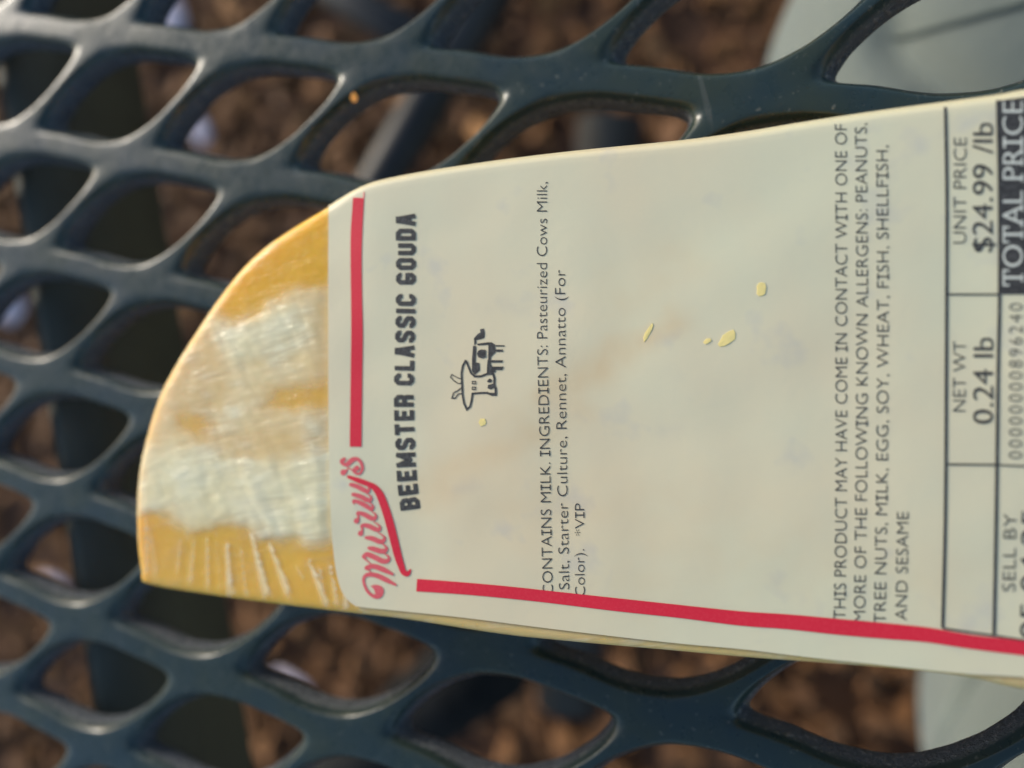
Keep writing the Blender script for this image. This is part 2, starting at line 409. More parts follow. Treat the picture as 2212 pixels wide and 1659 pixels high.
# ------------------------------------------------------------------ person (only the knees show through the mesh)
def make_person():
    root = empty('person', at(2150, 1000, GZ))
    tag(root, 'seated person in pale grey-green trousers, knees seen through the mesh at the right', 'person')
    k1 = at(1490, 345, -.175) + np.array([.070, 0, 0]); k2 = at(1925, 1850, -.175) + np.array([.066, 0, 0])
    k1 = Vector(k1); k2 = Vector(k2)
    hip1 = k1 + Vector((.42, -.05, .035)); hip2 = k2 + Vector((.42, .04, .035))
    pel = (hip1 + hip2) / 2 + Vector((.03, 0, .01))
    P = [pel, hip1, k1.lerp(hip1, .66), k1.lerp(hip1, .33), k1.lerp(hip1, .1), k1, k1 + Vector((.0, 0, -.07)), k1 + Vector((.02, 0, -.20)), k1 + Vector((.05, 0, -.36)), k1 + Vector((.055, 0, -.47)),
         k1 + Vector((-.05, 0, -.5)), k1 + Vector((-.14, .01, -.505)),
         hip2, k2.lerp(hip2, .66), k2.lerp(hip2, .33), k2.lerp(hip2, .1), k2, k2 + Vector((0, 0, -.07)), k2 + Vector((.02, 0, -.20)), k2 + Vector((.05, 0, -.36)), k2 + Vector((.055, 0, -.47)),
         k2 + Vector((-.05, 0, -.5)), k2 + Vector((-.14, -.01, -.505))]
    Rr = [.11, .10, .088, .078, .070, .066, .062, .060, .050, .042, .035, .03]
    Rr = Rr + Rr[1:]
    E_ = [(i, i + 1) for i in range(11)] + [(0, 12)] + [(i, i + 1) for i in range(12, 22)]
    me = bpy.data.meshes.new('tmp'); me.from_pydata(P, E_, []); o = bpy.data.objects.new('tmp', me); COL.objects.link(o)
    sk = o.modifiers.new('s', 'SKIN'); sk.use_smooth_shade = True
    for i, v_ in enumerate(me.skin_vertices[0].data): v_.radius = (Rr[i], Rr[i]); v_.use_root = (i == 0)
    o.modifiers.new('d', 'SUBSURF').levels = 5
    dg = bpy.context.evaluated_depsgraph_get(); dg.update()
    ev = bpy.data.meshes.new_from_object(o.evaluated_get(dg)); bpy.data.objects.remove(o)
    vs = np.array([v_.co[:] for v_ in ev.vertices])
    bvh = BVHTree.FromPolygons([tuple(v_) for v_ in vs], [list(p.vertices) for p in ev.polygons])
    def on(px, py):
        nonlocal bvh
        d = at(px, py, -.1) - CAM; r_ = bvh.ray_cast(Vector(CAM), Vector(d).normalized()); return r_
    nrm = np.array([v_.normal[:] for v_ in ev.vertices])
    disp = np.zeros(len(vs))
    for pts, wd, dep in (([(1915, 80), (1945, 125), (2000, 175), (2080, 250), (2200, 340)], .0060, .006), ([(2110, 1430), (2075, 1490), (2040, 1570), (1990, 1680)], .0042, .010),
                         ([(1700, 60), (1725, 150), (1730, 240)], .010, .002)):
        hit = [on(*p) for p in catmull(pts, 6)]; hp = np.array([h[0][:] for h in hit if h[0] is not None])
        if len(hp):
            dd = np.min(np.linalg.norm(vs[:, None] - hp[None], axis=2), axis=1); disp = np.maximum(disp, dep * np.exp(-(dd / wd) ** 2))
    rip = np.array([.0022 * noise.noise(Vector(v_) * 16) for v_ in vs])
    vs2 = vs + nrm * (rip - disp)[:, None]
    ev.vertices.foreach_set('co', vs2.ravel()); ev.update()
    link('trousers', ev, M_CLOTH, root)
    bvh = BVHTree.FromPolygons([tuple(v_) for v_ in vs2], [list(p.vertices) for p in ev.polygons])
    hit = [on(*p) for p in catmull([(1930, 84), (2000, 66), (2090, 42), (2212, 8), (2300, -20)], 6)]
    sp = [h[0] + h[1] * .0004 for h in hit if h[0] is not None]
    q = NT('dark_seam_thread'); q.set(color=(.085, .11, .105), rough=.9)
    if len(sp) > 2: tube('seam', sp, .0007, q.mat, root, 8)
make_person()

# ------------------------------------------------------------------ cheese wedge
H = 0.018
wedge = empty('cheese_wedge', at(1400, 850, 0))
tag(wedge, 'golden wedge of cheese in clear film with a cream price label, lying on the mesh', 'cheese')

# outline of the top as seen (px, py, edge radius in mm)
OUT = [(320, 1262, 1.0), (500, 1292, .9), (737, 1322, .9), (870, 1337, .9), (1070, 1368, .7), (1237, 1386, .6), (1474, 1407, .5), (1607, 1419, .45),
       (1757, 1430, .45), (1891, 1440, .45), (2007, 1451, .5), (2107, 1466, .6), (2212, 1489, .8), (2420, 1516, 2), (2700, 1530, 3),
       (2790, 1400, 3), (2840, 850, 3), (2790, 260, 2), (2700, 138, 1.6), (2420, 168, .75), (2211, 200, .75), (2157, 210, .75), (2007, 230, .75), (1874, 248, .75), (1741, 268, .75), (1607, 290, .75),
       (1474, 308, .75), (1270, 328, .75), (1137, 343, .75), (1004, 361, .75), (870, 383, .75), (787, 404, .75), (713, 444, 1.6),
       (633, 491, 2.2), (547, 549, 2.0), (477, 640, 2.2), (443, 688, 2.2), (400, 760, 2.4), (367, 808, 2.6), (343, 852, 2.8), (330, 903, 2.8),
       (318, 953, 2.6), (305, 990, 2.4), (299, 1050, 2), (297, 1110, 1.6), (300, 1173, 1.4), (308, 1235, 1.2)]
oo = []
for px, py, r in OUT:
    p = at(px, py, H - .65 * r / 1000); oo.append((p[0], p[1], r / 1000))
oc = catmull(oo, 8, True); oc = resample(np.vstack([oc, oc[:1]]), .0008)[:-1]
_px = proj(np.column_stack([oc[:, :2], np.full(len(oc), H)]))
_w = np.clip((1190 - _px[:, 1]) / 80, 0, 1) * np.clip((700 - _px[:, 0]) / 60, 0, 1)
for _ in range(60):
    oc = oc * (1 - .5 * _w[:, None]) + .25 * _w[:, None] * (np.roll(oc, 1, 0) + np.roll(oc, -1, 0))
ORAD = oc[:, 2]; OPT = oc[:, :2]
def odist(P):
    """distance to the outline (positive inside) and radius of the nearest edge"""
    P = np.atleast_2d(P)[:, :2]; A = OPT; B = np.roll(OPT, -1, 0); D = B - A; L2 = (D ** 2).sum(1)
    best = np.full(len(P), 1e9); rad = np.zeros(len(P)); inside = np.zeros(len(P), bool)
    for s in range(0, len(P), 4000):
        Q = P[s:s + 4000]
        t = np.clip(((Q[:, None] - A[None]) * D[None]).sum(2) / L2, 0, 1)
        dd = np.linalg.norm(Q[:, None] - (A + t[..., None] * D), axis=2); k = dd.argmin(1)
        best[s:s + 4000] = dd[np.arange(len(Q)), k]
        w = 1 / (dd ** 4 + 1e-14); rad[s:s + 4000] = (w * ORAD).sum(1) / w.sum(1)
        c = ((A[None, :, 1] > Q[:, 1:2]) != (B[None, :, 1] > Q[:, 1:2]))
        with np.errstate(divide='ignore', invalid='ignore'):
            xi = A[None, :, 0] + (Q[:, 1:2] - A[None, :, 1]) / (B - A)[None, :, 1] * (B - A)[None, :, 0]
        inside[s:s + 4000] = (c & (Q[:, 0:1] < xi)).sum(1) % 2 == 1
    return np.where(inside, best, -best), rad
def Ztop(P):
    P = np.atleast_2d(P); d, r = odist(P); dd = np.clip(d, 0, r)
    z = H - r + np.sqrt(np.maximum(r * r - (r - dd) ** 2, 0))
    und = np.array([.00025 * noise.noise(Vector((p[0] * 55, p[1] * 55, 1))) + .00012 * noise.noise(Vector((p[0] * 130, p[1] * 130, 4))) for p in P])
    return z + und * np.clip(d / .008, 0, 1)
def surf(px, py, off=0.0):
    """points on the top surface met by the sight lines through (px, py)"""
    px = np.asarray(px, float).ravel(); py = np.asarray(py, float).ravel(); z = np.full(len(px), H)
    for i in range(7):
        p = at(px, py, z); z = .35 * z + .65 * Ztop(p)
    p = at(px, py, z + off); p[:, 2] = z + off; return p

def sheet(name, poly, step, zfun, ringset=(), inner=None):
    """triangulated top sheet inside poly (world xy), refined towards the outline"""
    lo_, hi_ = poly.min(0), poly.max(0)
    gx = np.arange(lo_[0], hi_[0], step); gy = np.arange(lo_[1], hi_[1], step * .9)
    G = np.array([(x + (step / 2 if j % 2 else 0), y) for j, y in enumerate(gy) for x in gx])
    G += np.random.uniform(-.12, .12, G.shape) * step
    pts = [G]
    d, _ = odist(G); G = G[d > (max(ringset) if ringset else 0) + step * .4]; pts = [G]
    nrm_ = np.roll(OPT, -1, 0) - np.roll(OPT, 1, 0); nrm_ /= np.linalg.norm(nrm_, axis=1)[:, None]
    nin = np.stack([-nrm_[:, 1], nrm_[:, 0]], 1)
    area2 = (OPT[:, 0] * np.roll(OPT[:, 1], -1) - np.roll(OPT[:, 0], -1) * OPT[:, 1]).sum()
    if area2 < 0: nin = -nin
    for rr in ringset:
        Rg = OPT + nin * rr; dr, _ = odist(Rg); pts.append(Rg[dr > rr * .9])
    Q = np.vstack(pts)
    # inside test against poly with a small margin
    A = poly; B = np.roll(poly, -1, 0); D = B - A; keep = []
    for s in range(0, len(Q), 3000):
        q = Q[s:s+3000]; t = np.clip(((q[:, None] - A) * D).sum(2) / (D ** 2).sum(1), 0, 1)
        dd = np.linalg.norm(q[:, None] - (A + t[..., None] * D), axis=2).min(1)
        c = ((A[None, :, 1] > q[:, 1:2]) != (B[None, :, 1] > q[:, 1:2]))
        with np.errstate(divide='ignore', invalid='ignore'):
            xi = A[None, :, 0] + (q[:, 1:2] - A[None, :, 1]) / D[None, :, 1] * D[None, :, 0]
        ins = (c & (q[:, 0:1] < xi)).sum(1) % 2 == 1
        keep.append(ins & (dd > min(.00012, step * .3)))
    Q = Q[np.concatenate(keep)]
    allp = np.vstack([poly, Q]); n = len(poly)
    # duplicates make the triangulation unhappy: work in millimetres
    vs, es, fs, *_ = delaunay_2d_cdt([Vector(p * 1000) for p in allp], [(i, (i + 1) % n) for i in range(n)], [], 1, 1e-4)
    W = np.array([v_[:] for v_ in vs]) / 1000
    Z = zfun(W); return np.column_stack([W, Z]), [list(f) for f in fs]

RINGS = (.00012, .0004, .0009, .0016, .0026, .0038, .0050)
# cheese body: top sheet + side wall + bottom
V3, F3 = sheet('cheese', OPT, .0014, Ztop, RINGS)
n = len(OPT); cen = OPT.mean(0)
nrm_ = np.roll(OPT, -1, 0) - np.roll(OPT, 1, 0); nrm_ /= np.linalg.norm(nrm_, axis=1)[:, None]
NOUT = np.stack([nrm_[:, 1], -nrm_[:, 0]], 1)
if (OPT[:, 0] * np.roll(OPT[:, 1], -1) - np.roll(OPT[:, 0], -1) * OPT[:, 1]).sum() < 0: NOUT = -NOUT
def body(V3, F3, grow, zlow, name, mat, parent, attr=None):
    # map boundary vertices of the sheet (first n, order kept) to side loops
    V = [tuple(v_) for v_ in V3]; F = [list(f) for f in F3]
    prev = list(range(n))
    for fz, out in ((.33, .0001), (.66, .0001), (.93, -.0004), (1.0, -.0012)):
        cur = []
        for i in range(n):
            ztop = V3[i][2]; z = ztop + (zlow - ztop) * fz
            p = OPT[i] + NOUT[i] * (grow + out + .0002 * noise.noise(Vector((OPT[i][0] * 200, OPT[i][1] * 200, z * 200))))
            cur.append(len(V)); V.append((p[0], p[1], z))
        for i in range(n):
            j = (i + 1) % n; F.append([prev[i], cur[i], cur[j], prev[j]])
        prev = cur
    F.append(prev)
    me = mesh(name, V, F); bm = bmesh.new(); bm.from_mesh(me); bmesh.ops.recalc_face_normals(bm, faces=bm.faces); bm.to_mesh(me); bm.free()
    return link(name, me, mat, parent), V
body(V3, F3, 0, .0012, 'cheese', M_CHEESE, wedge)

# film: crinkled sheet a little above the cheese; flat where the label holds it down
def zoomA(pts): return np.array([((500 + x / 1.843) / 1.8228, (800 + y / 1.843) / 1.8228) for x, y in pts])
def zoomB(pts): return np.array([((500 + x / 1.843) / 1.8228, (1600 + y / 1.843) / 1.8228) for x, y in pts])
def pdist(P, poly):
    A = np.asarray(poly); B = np.roll(A, -1, 0); D = B - A
    t = np.clip(((P[:, None] - A) * D).sum(2) / (D ** 2).sum(1), 0, 1); dd = np.linalg.norm(P[:, None] - (A + t[..., None] * D), axis=2).min(1)
    c = ((A[None, :, 1] > P[:, 1:2]) != (B[None, :, 1] > P[:, 1:2]))
    with np.errstate(divide='ignore', invalid='ignore'):
        xi = A[None, :, 0] + (P[:, 1:2] - A[None, :, 1]) / D[None, :, 1] * D[None, :, 0]
    return np.where((c & (P[:, 0:1] < xi)).sum(1) % 2 == 1, dd, -dd)
REG = [  # polygon, milkiness, softness px
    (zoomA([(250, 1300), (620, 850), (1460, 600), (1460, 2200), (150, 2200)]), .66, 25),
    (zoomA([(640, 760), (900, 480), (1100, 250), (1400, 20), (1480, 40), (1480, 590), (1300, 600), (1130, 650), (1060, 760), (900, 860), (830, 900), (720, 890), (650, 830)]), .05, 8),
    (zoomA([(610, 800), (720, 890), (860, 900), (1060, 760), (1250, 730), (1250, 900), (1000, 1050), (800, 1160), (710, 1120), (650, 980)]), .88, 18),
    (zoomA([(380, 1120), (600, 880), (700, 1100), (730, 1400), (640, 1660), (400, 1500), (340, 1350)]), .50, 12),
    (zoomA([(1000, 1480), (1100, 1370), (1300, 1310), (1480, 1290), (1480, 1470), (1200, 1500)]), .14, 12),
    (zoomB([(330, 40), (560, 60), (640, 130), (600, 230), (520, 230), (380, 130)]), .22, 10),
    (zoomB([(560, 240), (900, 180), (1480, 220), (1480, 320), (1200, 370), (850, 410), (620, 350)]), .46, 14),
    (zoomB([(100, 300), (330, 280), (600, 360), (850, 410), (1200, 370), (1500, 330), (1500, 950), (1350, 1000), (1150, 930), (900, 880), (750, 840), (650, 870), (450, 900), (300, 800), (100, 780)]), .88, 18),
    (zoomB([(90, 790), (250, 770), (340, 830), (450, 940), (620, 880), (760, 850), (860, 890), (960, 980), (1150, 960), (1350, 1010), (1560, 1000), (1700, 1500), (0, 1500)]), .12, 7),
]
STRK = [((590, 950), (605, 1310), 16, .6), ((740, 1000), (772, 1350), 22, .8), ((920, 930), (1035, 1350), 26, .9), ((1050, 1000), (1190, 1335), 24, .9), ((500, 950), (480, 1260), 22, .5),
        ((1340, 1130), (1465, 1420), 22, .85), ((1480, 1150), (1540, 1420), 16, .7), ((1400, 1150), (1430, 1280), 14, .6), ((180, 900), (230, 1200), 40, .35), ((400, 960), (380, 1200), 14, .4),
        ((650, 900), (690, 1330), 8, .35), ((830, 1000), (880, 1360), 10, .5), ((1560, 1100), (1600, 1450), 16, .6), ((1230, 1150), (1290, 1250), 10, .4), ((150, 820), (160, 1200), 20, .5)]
def milky(px):  # film milkiness per point: soft patches and one-sided pleat streaks
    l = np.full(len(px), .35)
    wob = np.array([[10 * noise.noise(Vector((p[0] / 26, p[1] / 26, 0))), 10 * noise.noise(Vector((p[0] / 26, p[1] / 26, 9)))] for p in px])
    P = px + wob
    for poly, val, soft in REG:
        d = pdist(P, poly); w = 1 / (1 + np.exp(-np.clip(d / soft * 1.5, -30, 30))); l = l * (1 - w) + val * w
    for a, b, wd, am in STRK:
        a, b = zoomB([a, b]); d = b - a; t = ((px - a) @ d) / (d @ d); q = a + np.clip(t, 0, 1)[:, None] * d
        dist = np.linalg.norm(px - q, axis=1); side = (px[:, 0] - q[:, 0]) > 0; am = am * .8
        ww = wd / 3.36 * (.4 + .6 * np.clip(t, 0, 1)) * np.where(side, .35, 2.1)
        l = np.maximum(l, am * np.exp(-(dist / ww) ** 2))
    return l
LABEL_L = [(713, 443), (712, 560), (712, 750), (713, 950), (716, 1080), (722, 1180), (732, 1248), (746, 1285), (764, 1303), (782, 1310),
           (870, 1319), (1004, 1333), (1170, 1354), (1337, 1374), (1474, 1389), (1607, 1401), (1757, 1419), (1891, 1433), (2007, 1446), (2107, 1455), (2211, 1461), (2420, 1484), (2560, 1497)]
def film_z(W):
    z = Ztop(W); P3 = np.column_stack([W, z]); px = proj(P3); l = milky(px)
    under = pdist(px, np.array(LABEL_L + [(2560, 100), (700, 100)])); free = np.clip((-under - 5) / 26, 0, 1); free = free * free * (3 - 2 * free)
    d, _ = odist(W)
    cr = []
    for p, q, li in zip(W, px, l):
        a = abs(noise.noise(Vector((p[0] * 420 + p[1] * 150, p[1] * 120, 2)))) + .6 * abs(noise.noise(Vector((p[0] * 300, p[1] * 900, 7))))
        cr.append(a)
    cr = np.array(cr)
    film_z.l = l
    return z + .00012 + free * (.00014 * cr * (.35 + l) + .0002 * l * np.clip(d / .003, 0, 1))
fstep = .00048
VF, FF = sheet('film', OPT, fstep, film_z, (.00015, .0005, .0010, .0016))
fo, VV = body(VF, FF, .00015, .0010, 'clear_film', M_FILM, wedge)
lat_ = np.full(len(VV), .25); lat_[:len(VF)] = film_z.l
at_ = fo.data.attributes.new('milky', 'FLOAT', 'POINT'); at_.data.foreach_set('value', lat_.astype(np.float32))

# ------------------------------------------------------------------ label
LOFF = .00034
lower = resample(catmull(np.array(LABEL_L, float), 6), 9)
lw = surf(lower[:, 0], lower[:, 1])[:, :2]
# upper border of the label runs along the outline of the wedge
i0 = np.argmin(np.linalg.norm(OPT - lw[0], axis=1)); i1 = np.argmin(np.linalg.norm(OPT - at(2560, 150, H)[:2], axis=1))
step_ = -1 if ((i0 - i1) % n) < ((i1 - i0) % n) else 1
upi = []; k = i1
stp = 1 if ((i0 - i1) % n) < ((i1 - i0) % n) else -1
while k != i0: upi.append(k); k = (k + stp) % n
upper = OPT[upi] - NOUT[upi] * .00003
for _ in range(2):
    dl, _r = odist(lw); ki = np.argmin(np.linalg.norm(lw[:, None] - OPT[None], axis=2), axis=1)
    push = np.clip(.0002 - dl, 0, None); push[:3] = 0
    lw = lw - NOUT[ki] * push[:, None]
poly = np.vstack([lw, upper])
VL, FL = sheet('label', poly, .0011, lambda W: Ztop(W) + LOFF, RINGS)
V = [tuple(v_) for v_ in VL]; F = [list(f) for f in FL]
base = len(lw); prev = list(range(base, base + len(upper)))
for dz in (.0008, .003, .006, .009):
    cur = []
    for q_, i in enumerate(upi):
        z0 = VL[base + q_][2]; p = OPT[i] + NOUT[i] * .00045; cur.append(len(V)); V.append((p[0], p[1], z0 - dz))
    for i in range(len(cur) - 1): F.append([prev[i], cur[i], cur[i + 1], prev[i + 1]])
    prev = cur
me = mesh('price_label', V, F); bm = bmesh.new(); bm.from_mesh(me); bmesh.ops.recalc_face_normals(bm, faces=bm.faces); bm.to_mesh(me); bm.free()
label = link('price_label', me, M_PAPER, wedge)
so_ = label.modifiers.new('paper', 'SOLIDIFY'); so_.thickness = .00012; so_.offset = -1
es_ = label.modifiers.new('crisp_edge', 'EDGE_SPLIT'); es_.split_angle = math.radians(50)
# warm orange streaks mixed into the paper colour, and finger smudges
lv = np.array([v_.co[:] for v_ in me.vertices]); lp = proj(lv)
def seg_d(P, a, b):
    a, b = np.array(a, float), np.array(b, float); d = b - a; t = np.clip(((P - a) @ d) / (d @ d), 0, 1); return np.linalg.norm(P - a - t[:, None] * d, axis=1), t
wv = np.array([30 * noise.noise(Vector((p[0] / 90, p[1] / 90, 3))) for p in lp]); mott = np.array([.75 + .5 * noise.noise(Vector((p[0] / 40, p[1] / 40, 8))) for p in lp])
warm_ = np.zeros(len(lp)); smu = np.zeros(len(lp))
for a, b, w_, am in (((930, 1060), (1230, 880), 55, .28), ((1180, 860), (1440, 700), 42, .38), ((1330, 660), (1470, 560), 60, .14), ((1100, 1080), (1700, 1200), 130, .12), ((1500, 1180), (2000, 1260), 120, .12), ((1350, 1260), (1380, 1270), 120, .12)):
    d, t = seg_d(lp + wv[:, None], a, b); warm_ = np.maximum(warm_, am * np.exp(-(d / w_) ** 2) * mott)
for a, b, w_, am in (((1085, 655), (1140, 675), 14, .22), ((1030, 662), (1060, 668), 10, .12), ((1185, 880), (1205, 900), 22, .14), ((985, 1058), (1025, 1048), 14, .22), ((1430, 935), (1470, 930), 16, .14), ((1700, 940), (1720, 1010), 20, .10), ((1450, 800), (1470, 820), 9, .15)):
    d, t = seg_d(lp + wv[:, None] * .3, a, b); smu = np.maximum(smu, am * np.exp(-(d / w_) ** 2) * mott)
for nm_, ar_ in (('warm_tint', warm_), ('smudge', smu)):
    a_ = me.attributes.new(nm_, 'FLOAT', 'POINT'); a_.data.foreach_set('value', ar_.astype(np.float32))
label['label'] = 'cream paper label with red bars and black print'

# --- print: everything is laid on the label surface ------------------------------------
PIX = LOFF + .00005
class Print:
    def __init__(self): self.V = []; self.F = []; self.z = []; self.k = 0
    def add(self, P, F, lift=None):
        b = len(self.V); lift = self.k * .000003 if lift is None else lift; self.k = (self.k + 1) % 9
        self.V += [tuple(p) for p in P]; self.z += [lift] * len(P); self.F += [[b + i for i in f] for f in F]
    def poly(self, pts):
        pts = [Vector(p) for p in pts]; n_ = len(pts)
        vs, es, fs, *_ = delaunay_2d_cdt(pts, [(i, (i + 1) % n_) for i in range(n_)], [], 1, 1e-4)
        self.add([v_[:] for v_ in vs], [list(f) for f in fs])
    def ribbon(self, pts, cap=False, sub=None):
        P = np.array(pts, float)
        if sub: P = catmull(P, sub)
        T = np.gradient(P[:, :2], axis=0)
        if not sub and len(P) > 2:      # mitred corners
            d = np.diff(P[:, :2], axis=0); d /= np.linalg.norm(d, axis=1)[:, None]
            T = np.vstack([d[:1], d[:-1] + d[1:], d[-1:]])
            cl = np.allclose(P[0, :2], P[-1, :2])
            if cl: T[0] = T[-1] = d[0] + d[-1]
            sc_ = np.ones(len(P))
            for i in range(1, len(P) - 1): sc_[i] = 1 / max(.4, math.sqrt(max(.16, (1 + d[i-1] @ d[i]) / 2)))
            if cl: sc_[0] = sc_[-1] = 1 / max(.4, math.sqrt(max(.16, (1 + d[-1] @ d[0]) / 2)))
        else: sc_ = np.ones(len(P))
        T /= np.linalg.norm(T, axis=1)[:, None] + 1e-12; N = np.stack([-T[:, 1], T[:, 0]], 1)
        w = (P[:, 2] / 2 * sc_)[:, None]; L_, R_ = P[:, :2] + N * w, P[:, :2] - N * w
        V_ = np.vstack([L_, R_]); m_ = len(P)
        F_ = [[i, i + 1, m_ + i + 1, m_ + i] for i in range(m_ - 1)]
        self.add(V_, F_)
        if cap:
            for e in (0, -1):
                a = np.linspace(0, 2 * math.pi, 13)[:-1]; c = P[e, :2]; r_ = P[e, 2] / 2
                self.add([(c[0] + r_ * math.cos(t), c[1] + r_ * math.sin(t)) for t in a], [list(range(12))])
    def build(self, name, mat, extra=0.0, maxlen=None):
        V_ = np.array(self.V); p = surf(V_[:, 0], V_[:, 1], PIX + extra); p[:, 2] += np.array(self.z)
        me = mesh(name, p, self.F)
        return link(name, me, mat, label, smooth=False)

# plain lettering: glyphs of the built-in typeface, set one by one
_gc = {}
fc = bpy.data.curves.new('glyph', 'FONT'); fo_ = bpy.data.objects.new('glyph', fc); COL.objects.link(fo_); fc.resolution_u = 3; fc.offset = -.013
def gdim(s):
    fc.body = s; bpy.context.view_layer.update(); return fo_.dimensions.x
WHH = gdim('HH'); fc.body = 'H'; bpy.context.view_layer.update(); CAPH = fo_.dimensions.y
def glyph(c):
    if c in _gc: return _gc[c]
    adv = gdim('H' + c + 'H') - WHH
    fc.body = c; bpy.context.view_layer.update()
    if c == ' ': _gc[c] = (adv, [], []); return _gc[c]
    me = bpy.data.meshes.new_from_object(fo_.evaluated_get(bpy.context.evaluated_depsgraph_get()))
    V_ = [(v_.co.x, v_.co.y) for v_ in me.vertices]; F_ = [list(p.vertices) for p in me.polygons]; bpy.data.meshes.remove(me)
    _gc[c] = (adv, V_, F_); return _gc[c]
def text(s, line, cap, mat=M_BLACK, name='lettering', serif_i=False, serif=False, squeeze=1.0, mono=False, extra=0.0, bold=0.0):
    """line = list of (x, y) of the baseline in reading order; cap = height of the capitals (px)"""
    pr = Print(); x = 0; items = []
    for c in s:
        adv, V_, F_ = glyph(c)
        if mono: a2 = .64; items.append((c, x + (a2 - adv) / 2, V_, F_)); x += a2; continue
        if (serif_i or serif) and c == 'I': items.append((c, x + .07, V_, F_)); x += adv + .14; continue
        items.append((c, x, V_, F_)); x += adv
    xs = [x0 + v_[0] for c, x0, V_, F_ in items for v_ in V_]; xa, xb = min(xs), max(xs)
    B = resample(catmull(np.array(line, float), 8), 4) if len(line) > 2 else resample(np.array(line, float), 4)
    S = np.r_[0, np.cumsum(np.linalg.norm(np.diff(B, axis=0), axis=1))]; k = S[-1] / (xb - xa); vk = cap / CAPH
    T = np.gradient(B, axis=0); T /= np.linalg.norm(T, axis=1)[:, None]
    def put(u, t):
        s_ = (np.asarray(u) - xa) * k; bx = np.interp(s_, S, B[:, 0]); by = np.interp(s_, S, B[:, 1])
        tx = np.interp(s_, S, T[:, 0]); ty = np.interp(s_, S, T[:, 1]); t = np.asarray(t) * vk
        return np.stack([bx + ty * t, by - tx * t], 1)
    for c, x0, V_, F_ in items:
        if not V_: continue
        A = np.array(V_); pr.add(put(A[:, 0] + x0, A[:, 1]), F_, lift=0)
        if bold:
            pr.add(put(A[:, 0] + x0 + bold, A[:, 1]), F_, lift=.000004)
        if (serif_i or serif) and c == 'I':
            xc = x0 + A[:, 0].mean(); w_ = .17 if not serif else .19
            for t0, t1 in ((0, .075), (CAPH - .075, CAPH)):
                pr.add(put([xc - w_, xc + w_, xc + w_, xc - w_], [t0, t0, t1, t1]), [[0, 1, 2, 3]], lift=.000008)
        if serif and c in 'TPRLAE':
            spots = {'T': [(.5, 0), ], 'P': [(.16, 0)], 'R': [(.16, 0), (.88, 0)], 'L': [], 'A': [(.08, 0), (.92, 0)], 'E': []}[c]
            w0, w1 = A[:, 0].min(), A[:, 0].max()
            for f_, t0 in spots:
                xc = x0 + w0 + (w1 - w0) * f_
                pr.add(put([xc - .13, xc + .13, xc + .13, xc - .13], [t0, t0, t0 + .06, t0 + .06]), [[0, 1, 2, 3]], lift=.000008)
            if c == 'T':
                for xc in (x0 + w0 + .03, x0 + w1 - .03):
                    pr.add(put([xc - .03, xc + .03, xc + .03, xc - .03], [CAPH - .2, CAPH - .2, CAPH, CAPH]), [[0, 1, 2, 3]], lift=.000008)
    return pr.build(name, mat, extra)

text('CONTAINS MILK. INGREDIENTS: Pasteurized Cows Milk,', [(1195, 1284), (1191, 1130), (1189, 1000), (1185, 850), (1182, 700), (1182, 540), (1182, 393)], 22, serif_i=True)
text('Salt, Starter Culture, Rennet, Annatto (For', [(1230, 1273), (1227, 1100), (1224, 930), (1222, 760), (1221, 583)], 22, serif_i=True)
text('Color).', [(1264, 1288), (1262, 1186)], 21)
text('*VIP', [(1263, 1157), (1262, 1087)], 20, serif_i=True)
text('THIS PRODUCT MAY HAVE COME IN CONTACT WITH ONE OF', [(1826, 1338), (1829, 1150), (1830, 900), (1830, 650), (1830, 450), (1829, 268)], 25, serif_i=True)
text('MORE OF THE FOLLOWING KNOWN ALLERGENS: PEANUTS,', [(1869, 1344), (1872, 1150), (1874, 900), (1875, 650), (1874, 450), (1872, 266)], 25, serif_i=True)
text('TREE NUTS, MILK, EGG, SOY, WHEAT, FISH, SHELLFISH,', [(1913, 1347), (1916, 1150), (1919, 900), (1920, 650), (1919, 480), (1918, 314)], 25, serif_i=True)
text('AND SESAME', [(1959, 1340), (1963, 1106)], 25)
text('UNIT PRICE', [(2087, 526), (2088, 297)], 27, serif_i=False)
text('$24.99 /lb', [(2144, 545), (2145, 266)], 42, bold=.035)
text('NET WT', [(2086, 889), (2087, 737)], 27)
text('0.24 lb', [(2145, 916), (2146, 730)], 42, bold=.035)
text('SELL BY', [(2193, 1278), (2196, 1110)], 27)
text('00000000896240', [(2208, 991), (2209, 655)], 28, mono=True)
text('05.04.25', [(2246, 1380), (2250, 1105)], 42, bold=.035)

